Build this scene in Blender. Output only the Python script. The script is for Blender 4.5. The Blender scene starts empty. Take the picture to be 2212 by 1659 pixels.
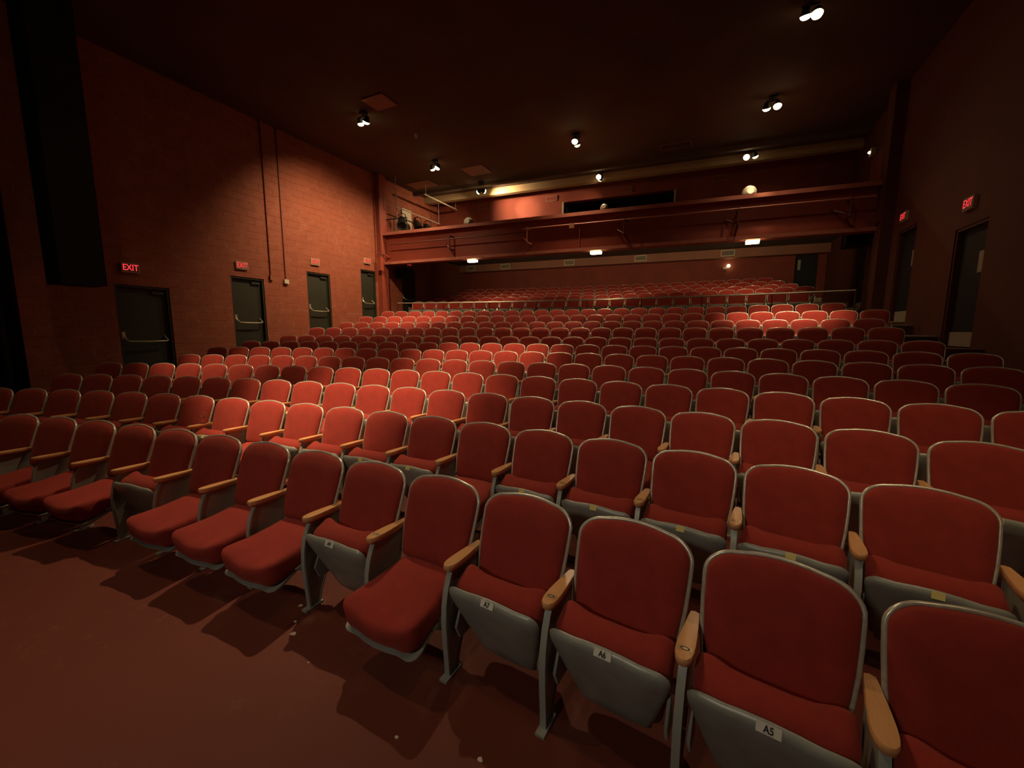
import bpy, bmesh, math, random
from mathutils import Vector, Matrix
random.seed(7)
PI = math.pi
scn = bpy.context.scene
COL = scn.collection

# ------------------------------------------------------------------ camera
CAM_H, PITCH, ROLL, YAW, FPX = 1.741, 0.13155, 0.00278, math.radians(26.0), 869.1
cd = bpy.data.cameras.new('camera'); cam = bpy.data.objects.new('camera', cd); COL.objects.link(cam)
cd.sensor_fit = 'HORIZONTAL'; cd.sensor_width = 36.0; cd.lens = FPX / 2212 * 36.0
cd.clip_start = 0.05; cd.clip_end = 200
cam.matrix_world = Matrix.Translation((0, 0, CAM_H)) @ Matrix.Rotation(YAW, 4, 'Z') @ Matrix.Rotation(PI/2 - PITCH, 4, 'X') @ Matrix.Rotation(ROLL, 4, 'Z')
scn.camera = cam
# ------------------------------------------------------------------ world and exposure
scn.view_settings.view_transform = 'Standard'; scn.view_settings.look = 'None'
scn.view_settings.gamma = 1.0; scn.view_settings.use_curve_mapping = False
scn.view_settings.exposure = 0.12
w = bpy.data.worlds.new('world'); scn.world = w; w.use_nodes = True
w.node_tree.nodes['Background'].inputs[0].default_value = (1.0, 0.55, 0.35, 1)
w.node_tree.nodes['Background'].inputs[1].default_value = 0.0015
WARM = (1.0, 0.70, 0.40)
SPOT_W = 1000.0

# ------------------------------------------------------------------ materials
def mat(name, base, rough=0.6, metal=0.0, var=0.0, vscale=6.0, bump=0.0, bscale=60.0, emit=None, estr=0.0, sheen=0.0, base2=None, coat=0.0):
    m = bpy.data.materials.new(name); m.use_nodes = True
    nt = m.node_tree; N = nt.nodes; L = nt.links
    b = N['Principled BSDF']
    b.inputs['Base Color'].default_value = (*base, 1); b.inputs['Roughness'].default_value = rough
    b.inputs['Metallic'].default_value = metal
    if coat: b.inputs['Coat Weight'].default_value = coat; b.inputs['Coat Roughness'].default_value = 0.25
    if sheen:
        b.inputs['Sheen Weight'].default_value = sheen; b.inputs['Sheen Roughness'].default_value = 0.5
        b.inputs['Sheen Tint'].default_value = (1.0, 0.35, 0.25, 1)
    if emit:
        b.inputs['Emission Color'].default_value = (*emit, 1); b.inputs['Emission Strength'].default_value = estr
    tc = N.new('ShaderNodeTexCoord')
    if var > 0:
        n = N.new('ShaderNodeTexNoise'); n.inputs['Scale'].default_value = vscale; n.inputs['Detail'].default_value = 5
        L.new(tc.outputs['Object'], n.inputs['Vector'])
        r = N.new('ShaderNodeMapRange'); r.inputs['From Min'].default_value = 0.3; r.inputs['From Max'].default_value = 0.7
        L.new(n.outputs['Fac'], r.inputs['Value'])
        mx = N.new('ShaderNodeMix'); mx.data_type = 'RGBA'
        b2 = base2 or tuple(min(1, c * (1 + var)) for c in base)
        b1 = base if base2 else tuple(c * (1 - var) for c in base)
        mx.inputs[6].default_value = (*b1, 1); mx.inputs[7].default_value = (*b2, 1)
        L.new(r.outputs[0], mx.inputs[0]); L.new(mx.outputs[2], b.inputs['Base Color'])
    if bump > 0:
        n2 = N.new('ShaderNodeTexNoise'); n2.inputs['Scale'].default_value = bscale; n2.inputs['Detail'].default_value = 3
        L.new(tc.outputs['Object'], n2.inputs['Vector'])
        bp = N.new('ShaderNodeBump'); bp.inputs['Strength'].default_value = bump; bp.inputs['Distance'].default_value = 0.01
        L.new(n2.outputs['Fac'], bp.inputs['Height']); L.new(bp.outputs[0], b.inputs['Normal'])
    return m

def brick_mat(name, base, light, horiz='Y'):
    m = mat(name, base, 0.75)
    nt = m.node_tree; N = nt.nodes; L = nt.links; b = N['Principled BSDF']
    tc = N.new('ShaderNodeTexCoord'); sx = N.new('ShaderNodeSeparateXYZ'); cx = N.new('ShaderNodeCombineXYZ')
    L.new(tc.outputs['Object'], sx.inputs[0]); L.new(sx.outputs[horiz], cx.inputs['X']); L.new(sx.outputs['Z'], cx.inputs['Y'])
    wob = N.new('ShaderNodeTexNoise'); wob.inputs['Scale'].default_value = 5; L.new(cx.outputs[0], wob.inputs['Vector'])
    vm = N.new('ShaderNodeVectorMath'); vm.operation = 'SCALE'; vm.inputs['Scale'].default_value = 0.03
    L.new(wob.outputs['Color'], vm.inputs[0])
    va = N.new('ShaderNodeVectorMath'); L.new(cx.outputs[0], va.inputs[0]); L.new(vm.outputs[0], va.inputs[1])
    br = N.new('ShaderNodeTexBrick'); br.inputs['Scale'].default_value = 1.0
    br.inputs['Brick Width'].default_value = 0.42; br.inputs['Row Height'].default_value = 0.2
    br.inputs['Mortar Size'].default_value = 0.008; br.inputs['Mortar Smooth'].default_value = 0.6
    br.inputs['Color1'].default_value = (1, 1, 1, 1); br.inputs['Color2'].default_value = (.86, .86, .86, 1); br.inputs['Mortar'].default_value = (0, 0, 0, 1)
    L.new(va.outputs[0], br.inputs['Vector'])
    n = N.new('ShaderNodeTexNoise'); n.inputs['Scale'].default_value = 2.2; n.inputs['Detail'].default_value = 8; n.inputs['Roughness'].default_value = 0.65
    L.new(cx.outputs[0], n.inputs['Vector'])
    # worn pale scrapes along the block edges
    n3 = N.new('ShaderNodeTexNoise'); n3.inputs['Scale'].default_value = 3.6; n3.inputs['Detail'].default_value = 10
    L.new(cx.outputs[0], n3.inputs['Vector'])
    r3 = N.new('ShaderNodeMapRange'); r3.inputs['From Min'].default_value = 0.50; r3.inputs['From Max'].default_value = 0.6
    L.new(n3.outputs['Fac'], r3.inputs['Value'])
    inv = N.new('ShaderNodeMath'); inv.operation = 'SUBTRACT'; inv.inputs[0].default_value = 1.0; L.new(br.outputs['Color'], inv.inputs[1])
    mu = N.new('ShaderNodeMath'); mu.operation = 'MULTIPLY'; L.new(inv.outputs[0], mu.inputs[0]); L.new(r3.outputs[0], mu.inputs[1])
    mx = N.new('ShaderNodeMix'); mx.data_type = 'RGBA'
    mx.inputs[6].default_value = (*[c * .8 for c in base], 1); mx.inputs[7].default_value = (*[c * 1.25 for c in base], 1)
    L.new(n.outputs['Fac'], mx.inputs[0])
    mx2 = N.new('ShaderNodeMix'); mx2.data_type = 'RGBA'; mx2.inputs[7].default_value = (*light, 1)
    L.new(mu.outputs[0], mx2.inputs[0]); L.new(mx.outputs[2], mx2.inputs[6]); L.new(mx2.outputs[2], b.inputs['Base Color'])
    ad = N.new('ShaderNodeMath'); ad.operation = 'MULTIPLY_ADD'; ad.inputs[1].default_value = 0.6
    L.new(n3.outputs['Fac'], ad.inputs[0]); L.new(br.outputs['Color'], ad.inputs[2])
    bp = N.new('ShaderNodeBump'); bp.inputs['Strength'].default_value = 0.8; bp.inputs['Distance'].default_value = 0.03
    L.new(ad.outputs[0], bp.inputs['Height']); L.new(bp.outputs[0], b.inputs['Normal'])
    return m

def floor_mat(name):
    m = mat(name, (0.13, 0.022, 0.011), 0.7)
    nt = m.node_tree; N = nt.nodes; L = nt.links; b = N['Principled BSDF']
    tc = N.new('ShaderNodeTexCoord')
    n = N.new('ShaderNodeTexNoise'); n.inputs['Scale'].default_value = 1.3; n.inputs['Detail'].default_value = 6
    L.new(tc.outputs['Object'], n.inputs['Vector'])
    mx = N.new('ShaderNodeMix'); mx.data_type = 'RGBA'
    mx.inputs[6].default_value = (0.105, 0.015, 0.006, 1); mx.inputs[7].default_value = (0.15, 0.027, 0.011, 1)
    L.new(n.outputs['Fac'], mx.inputs[0])
    # scuffs: patches of worn paint
    n2 = N.new('ShaderNodeTexNoise'); n2.inputs['Scale'].default_value = 7; n2.inputs['Detail'].default_value = 9; n2.inputs['Roughness'].default_value = 0.7
    L.new(tc.outputs['Object'], n2.inputs['Vector'])
    n4 = N.new('ShaderNodeTexNoise'); n4.inputs['Scale'].default_value = 1.1; L.new(tc.outputs['Object'], n4.inputs['Vector'])
    r = N.new('ShaderNodeMapRange'); r.inputs['From Min'].default_value = 0.56; r.inputs['From Max'].default_value = 0.66
    L.new(n2.outputs['Fac'], r.inputs['Value'])
    r4 = N.new('ShaderNodeMapRange'); r4.inputs['From Min'].default_value = 0.45; r4.inputs['From Max'].default_value = 0.62; r4.inputs['To Max'].default_value = 0.45
    L.new(n4.outputs['Fac'], r4.inputs['Value'])
    mu = N.new('ShaderNodeMath'); mu.operation = 'MULTIPLY'; L.new(r.outputs[0], mu.inputs[0]); L.new(r4.outputs[0], mu.inputs[1])
    mx2 = N.new('ShaderNodeMix'); mx2.data_type = 'RGBA'; mx2.inputs[7].default_value = (0.24, 0.11, 0.06, 1)
    L.new(mu.outputs[0], mx2.inputs[0]); L.new(mx.outputs[2], mx2.inputs[6]); L.new(mx2.outputs[2], b.inputs['Base Color'])
    bp = N.new('ShaderNodeBump'); bp.inputs['Strength'].default_value = 0.15; bp.inputs['Distance'].default_value = 0.0015
    L.new(n2.outputs['Fac'], bp.inputs['Height']); L.new(bp.outputs[0], b.inputs['Normal'])
    return m

def wood_mat(name):
    m = mat(name, (0.62, 0.27, 0.09), 0.38, coat=0.3)
    nt = m.node_tree; N = nt.nodes; L = nt.links; b = N['Principled BSDF']
    tc = N.new('ShaderNodeTexCoord'); mp = N.new('ShaderNodeMapping'); mp.inputs['Scale'].default_value = (90, 6, 30)
    L.new(tc.outputs['Object'], mp.inputs[0])
    n = N.new('ShaderNodeTexNoise'); n.inputs['Scale'].default_value = 1.0; n.inputs['Detail'].default_value = 6
    L.new(mp.outputs[0], n.inputs['Vector'])
    mx = N.new('ShaderNodeMix'); mx.data_type = 'RGBA'
    mx.inputs[6].default_value = (0.58, 0.27, 0.10, 1); mx.inputs[7].default_value = (0.85, 0.48, 0.21, 1)
    L.new(n.outputs['Fac'], mx.inputs[0]); L.new(mx.outputs[2], b.inputs['Base Color'])
    return m

M = {}
M['fabric'] = mat('red_seat_fabric', (0.30, 0.0245, 0.0140), 0.9, var=0.12, vscale=14, bump=0.35, bscale=420, sheen=0.20)
M['metal'] = mat('painted_grey_metal', (0.32, 0.33, 0.285), 0.36, metal=0.1, var=0.12, vscale=9)
M['rim'] = mat('worn_metal_trim', (0.60, 0.57, 0.47), 0.25, metal=0.35, var=0.15, vscale=30)
M['wood'] = wood_mat('honey_wood')
M['plaque'] = mat('brass_plaque', (0.75, 0.52, 0.30), 0.35, metal=0.5)
M['ink'] = mat('black_ink', (0.02, 0.02, 0.02), 0.7)
M['white_tag'] = mat('white_tag_paper', (0.75, 0.72, 0.62), 0.6)
M['yellow_tag'] = mat('yellow_tag_paper', (0.80, 0.66, 0.22), 0.6)
M['floor'] = floor_mat('red_painted_floor')
M['riser'] = mat('bare_concrete_riser', (0.33, 0.24, 0.16), 0.85, var=0.25, vscale=3, bump=0.2)
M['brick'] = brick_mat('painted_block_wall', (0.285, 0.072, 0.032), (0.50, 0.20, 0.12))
M['plaster'] = mat('maroon_plaster', (0.22, 0.042, 0.022), 0.8, var=0.12, vscale=1.5)
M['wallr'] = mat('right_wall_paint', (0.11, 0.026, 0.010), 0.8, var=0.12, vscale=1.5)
M['ceil'] = mat('dark_brown_ceiling', (0.075, 0.042, 0.022), 0.9, var=0.15, vscale=0.8)
M['under'] = mat('olive_brown_soffit', (0.10, 0.065, 0.035), 0.85)
M['tan'] = mat('tan_beam_paint', (0.42, 0.30, 0.16), 0.6)
M['beam'] = mat('maroon_steel_paint', (0.30, 0.058, 0.032), 0.55, var=0.08, vscale=2)
M['bulk'] = mat('bulkhead_brown', (0.30, 0.125, 0.07), 0.7, var=0.15, vscale=1.0)
M['black'] = mat('black_finish', (0.008, 0.0075, 0.007), 0.75)
M['cloth'] = mat('black_drape', (0.008, 0.007, 0.007), 1.0)
M['doorp'] = mat('dark_green_door_paint', (0.028, 0.030, 0.018), 0.5, var=0.15, vscale=2)
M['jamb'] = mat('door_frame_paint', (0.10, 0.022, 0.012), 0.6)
M['steel'] = mat('satin_steel', (0.62, 0.58, 0.44), 0.32, metal=0.7)
M['cream'] = mat('cream_enamel', (0.58, 0.53, 0.38), 0.5)
M['creamd'] = mat('dim_grille', (0.20, 0.17, 0.11), 0.7)
M['pale'] = mat('pale_panel', (0.40, 0.34, 0.25), 0.7)
M['dvent'] = mat('brown_vent_frame', (0.24, 0.11, 0.06), 0.6)
M['redglow'] = mat('lit_red_letters', (0.3, 0.01, 0.01), 0.5, emit=(1.0, 0.045, 0.06), estr=1.05)
M['sign'] = mat('exit_sign_face', (0.24, 0.14, 0.08), 0.45)
M['bulb'] = mat('hot_lamp', (1, 0.9, 0.7), 0.5, emit=(1.0, 0.80, 0.45), estr=14)
M['dimbulb'] = mat('dim_lamp', (1, 0.9, 0.7), 0.5, emit=(1.0, 0.80, 0.45), estr=3)
M['led'] = mat('lit_diffuser', (1, 1, 0.8), 0.5, emit=(1.0, 0.88, 0.45), estr=9)
M['paper'] = mat('white_paper', (0.72, 0.62, 0.52), 0.8)
M['dish'] = mat('dull_white_disc', (0.16, 0.145, 0.11), 0.5, var=0.3, vscale=8)
M['lite'] = mat('papered_pane', (0.36, 0.33, 0.26), 0.4)
gl = mat('clear_glass', (1, 1, 1), 0.02); gl.node_tree.nodes['Principled BSDF'].inputs['Transmission Weight'].default_value = 1.0
M['glass'] = gl

# ------------------------------------------------------------------ mesh helpers
class MB:
    def __init__(s): s.v = []; s.f = []; s.m = []
    def add(s, vs, fs, mi=0):
        o = len(s.v); s.v += [tuple(v) for v in vs]; s.f += [tuple(i + o for i in f) for f in fs]; s.m += [mi] * len(fs); return s
    def box(s, x0, x1, y0, y1, z0, z1, mi=0, sk=0.0):
        vs = [(x, y + sk * x, z) for z in (z0, z1) for x, y in ((x0, y0), (x1, y0), (x1, y1), (x0, y1))]
        return s.add(vs, [(0, 3, 2, 1), (4, 5, 6, 7), (0, 1, 5, 4), (1, 2, 6, 5), (2, 3, 7, 6), (3, 0, 4, 7)], mi)
    def rings(s, rr, close0=True, close1=True, mi=0):
        n = len(rr[0]); vs = [p for r in rr for p in r]; fs = []
        for k in range(len(rr) - 1):
            for i in range(n):
                j = (i + 1) % n; fs.append((k*n+i, k*n+j, (k+1)*n+j, (k+1)*n+i))
        if close0: fs.append(tuple(range(n))[::-1])
        if close1: fs.append(tuple((len(rr)-1)*n + i for i in range(n)))
        return s.add(vs, fs, mi)
    def tube(s, pts, r, seg=8, mi=0):
        pts = [Vector(p) for p in pts]; rr = []; up = Vector((0, 0, 1))
        for i, p in enumerate(pts):
            t = (pts[min(i+1, len(pts)-1)] - pts[max(i-1, 0)]).normalized()
            a = t.cross(up)
            if a.length < 0.05: a = t.cross(Vector((1, 0, 0)))
            a.normalize(); b = t.cross(a)
            rad = r[i] if isinstance(r, (list, tuple)) else r
            rr.append([p + (a * math.cos(2*PI*k/seg) + b * math.sin(2*PI*k/seg)) * rad for k in range(seg)])
        return s.rings(rr, mi=mi)
    def lathe(s, prof, origin, axis, seg=20, mi=0):
        o = Vector(origin); ax = Vector(axis).normalized(); a = ax.orthogonal().normalized(); b = ax.cross(a)
        rr = [[o + ax * h + (a * math.cos(2*PI*k/seg) + b * math.sin(2*PI*k/seg)) * max(r, 1e-4) for k in range(seg)] for r, h in prof]
        return s.rings(rr, mi=mi)
    def mesh(s, name, mats, smooth=False, angle=35):
        me = bpy.data.meshes.new(name); me.from_pydata(s.v, [], s.f)
        for mm in mats: me.materials.append(mm)
        for p, mi in zip(me.polygons, s.m): p.material_index = mi; p.use_smooth = smooth
        bm = bmesh.new(); bm.from_mesh(me); bmesh.ops.recalc_face_normals(bm, faces=bm.faces)
        if smooth:
            for e in bm.edges:
                if len(e.link_faces) == 2 and e.calc_face_angle(0) > math.radians(angle): e.smooth = False
        bm.to_mesh(me); bm.free(); me.update(); return me

def put(name, me, parent=None, loc=(0, 0, 0), rz=0):
    o = bpy.data.objects.new(name, me); COL.objects.link(o); o.location = loc; o.rotation_euler = (0, 0, rz)
    if parent: o.parent = parent
    return o
def tag(o, label=None, cat=None, group=None, kind=None):
    if label: o['label'] = label
    if cat: o['category'] = cat
    if group: o['group'] = group
    if kind: o['kind'] = kind
    return o
def root(name, loc, label, cat, group=None, rz=0, kind=None):
    o = bpy.data.objects.new(name, None); COL.objects.link(o); o.location = loc; o.rotation_euler = (0, 0, rz)
    o.empty_display_size = 0.1
    return tag(o, label, cat, group, kind)
def text_mesh(txt, h, name='text', offset=0.0):
    cu = bpy.data.curves.new(name, 'FONT'); cu.body = txt; cu.size = h / 0.73; cu.align_x = 'CENTER'; cu.align_y = 'CENTER'
    cu.extrude = 0.0; cu.offset = offset; cu.resolution_u = 3
    o = bpy.data.objects.new(name, cu); COL.objects.link(o)
    dg = bpy.context.evaluated_depsgraph_get(); me = o.evaluated_get(dg).to_mesh()
    vs = [tuple(v.co) for v in me.vertices]; fs = [tuple(p.vertices) for p in me.polygons]
    bpy.data.objects.remove(o); bpy.data.curves.remove(cu)
    return vs, fs

# ------------------------------------------------------------------ geometry of the house
CX, CY = -2.1759, -16.003                      # centre of the seating arcs
RR = [17.931, 18.998, 19.957, 21.033, 22.161, 23.186, 24.203, 25.335, 26.402, 27.474, 28.55, 29.627]
ZF = [0.0, 0.069, 0.159, 0.251, 0.344, 0.463, 0.582, 0.722, 0.948, 1.137, 1.365, 1.6]
PH = [0.224, 0.1032, 0.0941, 0.1993, 0.1691, 0.1555, 0.1102, 0.0991, 0.1078, 0.1223, 0.1285, 0.141]
LO = [-2, -1, 0, -5, -3, -3, -1, 0, 0, 0, 0, 0]
RB = [31.3, 32.3, 33.3, 34.3, 35.3]; ZB = [2.08, 2.30, 2.50, 2.73, 2.97]
S = 0.55
XL, XR, HC = -12.2, 4.0, 7.8
SK = 0.08

# ---- floor: concentric terraces of red painted floor with bare risers
fb = MB()
steps = [(RR[i-1] + 0.12, ZF[i]) for i in range(1, 12)] + [(29.85, 1.85), (30.80, 2.08)] + [(RB[i-1] + 0.12, ZB[i]) for i in range(1, 5)]
XS = [XL + (XR - XL) * k / 40 for k in range(41)]
def arc(Rv): return [(x, CY + math.sqrt(Rv*Rv - (x - CX)**2)) for x in XS]
def strip(a, za, b, zb, mi):
    n = len(a); vs = [(x, y, za) for x, y in a] + [(x, y, zb) for x, y in b]
    fb.add(vs, [(i, i+1, n+i+1, n+i) for i in range(n-1)], mi)
prev = [(x, -4.0) for x in XS]; zp = 0.0
for Rv, zv in steps:
    a = arc(Rv); strip(prev, zp, a, zp, 0)
    strip(a, zp, a, zv - 0.03, 1); strip(a, zv - 0.03, a, zv, 0); prev, zp = a, zv
strip(prev, zp, [(x, 21.0) for x in XS], zp, 0)
me = fb.mesh('floor', [M['floor'], M['riser']])
tag(put('floor', me), 'dark red painted floor rising in curved terraces toward the back', 'floor', kind='structure')

# ---- side aisles (ramp on the left, landings with pale nosings on the right)
rb = MB()
ya = [(3.6, .24), (4.3, .55), (5.6, .57), (6.8, 1.04), (8.1, 1.08), (9.2, 1.48), (10.5, 1.52), (11.6, 1.88), (12.7, 1.95), (13.9, 2.18), (19.0, 2.98)]
vs = []
for y, z in ya: vs += [(XL, y, z), (XL + .42, y, z), (XL + .42, y, 0), (XL, y, 0)]
fs = []
for i in range(len(ya) - 1):
    for k in range(4): fs.append((4*i+k, 4*i+(k+1) % 4, 4*i+4+(k+1) % 4, 4*i+4+k))
fs += [(0, 1, 2, 3), tuple(4*(len(ya)-1)+k for k in (3, 2, 1, 0))]
rb.add(vs, fs)
tag(put('trim_1', rb.mesh('trim_1', [M['floor']])), 'narrow red ramp along the foot of the left wall doors', 'ramp', kind='structure')
lb = MB()
for y0, y1, z in ((7.9, 9.2, .93), (9.2, 10.75, 1.46), (10.75, 11.9, 1.67), (11.9, 13.5, 1.90), (13.5, 15.3, 2.1), (15.3, 17.2, 2.35), (17.2, 20.2, 2.99)):
    lb.box(XR - .5, XR, y0, y1, 0, z - .03, 0); lb.box(XR - .51, XR, y0 - .01, y1, z - .03, z, 1 if z in (1.67, 1.90, .93) else 0)
tag(put('trim_2', lb.mesh('trim_2', [M['jamb'], M['pale']])), 'stepped landings with pale edges along the right wall', 'steps', kind='structure')

# ---- walls
def wall_x(name, x0, x1, ya, yb, za, zb, holes, m, label):
    ys = sorted({ya, yb, *[h[0] for h in holes], *[h[1] for h in holes]}); zs = sorted({za, zb, *[h[2] for h in holes], *[h[3] for h in holes]})
    b = MB()
    for i in range(len(ys) - 1):
        for k in range(len(zs) - 1):
            cy, cz = (ys[i]+ys[i+1])/2, (zs[k]+zs[k+1])/2
            if any(h[0] < cy < h[1] and h[2] < cz < h[3] for h in holes): continue
            b.box(x0, x1, ys[i], ys[i+1], zs[k], zs[k+1])
    return tag(put(name, b.mesh(name, [m])), label, 'wall', kind='structure')
def wall_y(name, yc, th, xa, xb, za, zb, holes, m, label):
    xs = sorted({xa, xb, *[h[0] for h in holes], *[h[1] for h in holes]}); zs = sorted({za, zb, *[h[2] for h in holes], *[h[3] for h in holes]})
    b = MB()
    for i in range(len(xs) - 1):
        for k in range(len(zs) - 1):
            cx, cz = (xs[i]+xs[i+1])/2, (zs[k]+zs[k+1])/2
            if any(h[0] < cx < h[1] and h[2] < cz < h[3] for h in holes): continue
            b.box(xs[i], xs[i+1], yc, yc + th, zs[k], zs[k+1], sk=SK)
    return tag(put(name, b.mesh(name, [m])), label, 'wall', kind='structure')
LD = [(4.42, 5.47, .57, 2.77), (6.95, 7.90, 1.06, 3.26), (9.37, 10.30, 1.50, 3.69), (11.72, 12.50, 1.90, 4.08), (14.05, 14.93, 2.20, 4.40)]
RD = [(9.62, 10.64, 1.46, 3.62), (12.34, 13.33, 1.95, 4.15), (15.60, 16.70, 2.35, 4.70)]
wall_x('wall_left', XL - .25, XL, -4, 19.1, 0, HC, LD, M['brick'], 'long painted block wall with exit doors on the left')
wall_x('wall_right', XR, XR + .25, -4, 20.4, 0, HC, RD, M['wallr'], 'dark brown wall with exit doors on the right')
BD = (2.95, 3.72, 2.99, 5.0)
wall_y('wall_back', 20.0, .25, XL, XR, 1.5, 5.2, [BD], M['plaster'], 'maroon wall behind the rearmost seats under the balcony')
BOOTH = (-5.95, -1.58, 6.15, 7.2)
wall_y('wall_balcony', 17.7, .25, XL, XR, 5.3, HC, [BOOTH], M['plaster'], 'maroon wall behind the balcony with the dark booth opening')
tag(put('ceiling', MB().box(XL, XR, -4, 18.5, HC, HC + .2).mesh('ceiling', [M['ceil']])), 'dark brown flat ceiling over the house', 'ceiling', kind='structure')
# booth interior and its pale jambs
b = MB()
b.box(BOOTH[0], BOOTH[1], 19.0, 19.1, 6.15, 7.2, sk=SK); b.box(BOOTH[0]-.1, BOOTH[0], 17.96, 19.1, 6.15, 7.2, sk=SK); b.box(BOOTH[1], BOOTH[1]+.1, 17.96, 19.1, 6.15, 7.2, sk=SK)
b.box(BOOTH[0], BOOTH[1], 17.96, 19.1, 7.2, 7.3, sk=SK); b.box(BOOTH[0], BOOTH[1], 17.96, 19.1, 6.05, 6.15, sk=SK)
r = root('window_1', ((BOOTH[0]+BOOTH[1])/2, 17.4, 6.15), 'wide dark control booth opening in the wall above the balcony', 'window', kind='structure')
r.location = (0, 0, 0)
put('booth_interior', b.mesh('booth', [M['black']]), r)
for x in (BOOTH[0] - .07, BOOTH[1]):
    put('jamb', MB().box(x, x + .07, 17.66, 17.94, 6.15, 7.2, sk=SK).mesh('jamb', [M['pale']]), r)
# tan ceiling beam, dark fillet, bulkhead
tag(put('trim_3', MB().box(XL, XR, 16.7, 16.95, 7.53, 7.80, sk=SK).mesh('trim_3', [M['tan']])), 'tan beam under the ceiling in front of the balcony wall', 'beam', kind='structure')
tag(put('trim_4', MB().box(XL, XR, 15.9, 16.05, 7.66, 7.80, sk=SK).mesh('trim_4', [M['under']])), 'thin dark ceiling rib just ahead of the tan beam', 'beam', kind='structure')
tag(put('trim_5', MB().box(XL, XR, 19.55, 20.0, 4.80, 5.15, sk=SK).mesh('trim_5', [M['bulk']])), 'brown duct bulkhead carrying cream vents under the balcony', 'bulkhead', kind='structure')
tag(put('trim_6', MB().box(XL, XL + .22, 12.62, 13.0, 1.9, HC).mesh('trim_6', [M['beam']])), 'maroon pilaster on the left wall where the balcony starts', 'pilaster', kind='structure')
tag(put('trim_7', MB().box(XR - .25, XR, 13.75, 14.2, 1.9, HC).mesh('trim_7', [M['jamb']])), 'dark pilaster on the right wall where the balcony ends', 'pilaster', kind='structure')

# ---- balcony
r = root('balcony', (0, 0, 0), 'long maroon steel balcony spanning the house above the rear seats', 'balcony')
Y0 = 13.9
xa, xb = XL + .0, XR
bm_ = MB().box(xa, xb, Y0, Y0 + .05, 4.42, 5.56, sk=SK)
for x in [-11, -8.88, -7.3, -5.62, -4.1, -2.5, -.8, .49, 2.2]: bm_.box(x, x + .02, Y0 - .10, Y0, 4.50, 5.52, sk=SK) if x in (-4.1,) else None
put('front_panel', bm_.mesh('front_panel', [M['beam']]), r)
M['lip'] = mat('pink_highlight_edge', (0.46, 0.15, 0.10), 0.5, var=0.15, vscale=3)  # paler than the beam: lamplight highlight along both lips put into the colour
put('top_flange', MB().box(xa, xb, Y0 - .20, Y0 + .22, 5.56, 5.60, sk=SK).mesh('top_flange', [M['beam']]), r)
put('top_lip', MB().box(xa, xb, Y0 - .22, Y0 - .20, 5.49, 5.602, sk=SK).mesh('top_lip', [M['lip']]), r)
put('bottom_lip', MB().box(xa, xb, Y0 - .19, Y0 - .16, 4.37, 4.47, sk=SK).mesh('bottom_lip', [M['lip']]), r)
put('bottom_flange', MB().box(xa, xb, Y0 - .16, Y0 + .2, 4.38, 4.43, sk=SK).mesh('bottom_flange', [M['beam']]), r)
put('lower_fascia', MB().box(xa, xb, Y0 + .2, Y0 + .3, 4.62, 5.2, sk=SK).mesh('fascia', [M['under']]), r)
put('deck', MB().box(xa, xb, Y0 + .05, 20.0, 5.15, 5.30, sk=SK).mesh('deck', [M['under']]), r)
def sy(x, off=0): return Y0 + off + SK * x
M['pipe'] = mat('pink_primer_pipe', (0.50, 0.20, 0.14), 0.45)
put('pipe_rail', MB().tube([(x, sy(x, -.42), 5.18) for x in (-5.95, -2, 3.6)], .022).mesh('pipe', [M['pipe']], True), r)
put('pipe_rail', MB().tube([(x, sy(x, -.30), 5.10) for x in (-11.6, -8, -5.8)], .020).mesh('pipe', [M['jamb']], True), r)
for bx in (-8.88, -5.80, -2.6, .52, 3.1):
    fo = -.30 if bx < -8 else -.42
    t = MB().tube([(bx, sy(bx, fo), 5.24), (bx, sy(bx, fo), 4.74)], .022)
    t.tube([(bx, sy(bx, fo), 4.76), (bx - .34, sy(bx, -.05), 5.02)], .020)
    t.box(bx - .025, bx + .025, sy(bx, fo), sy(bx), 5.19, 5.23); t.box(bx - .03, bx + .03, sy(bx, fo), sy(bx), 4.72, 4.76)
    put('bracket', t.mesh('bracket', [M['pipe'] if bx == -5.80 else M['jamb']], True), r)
put('pipe_clamp', MB().box(-4.33, -4.17, sy(-4.25, -.47), sy(-4.25, -.40), 5.06, 5.21).mesh('clamp', [M['pipe']]), r)

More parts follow.
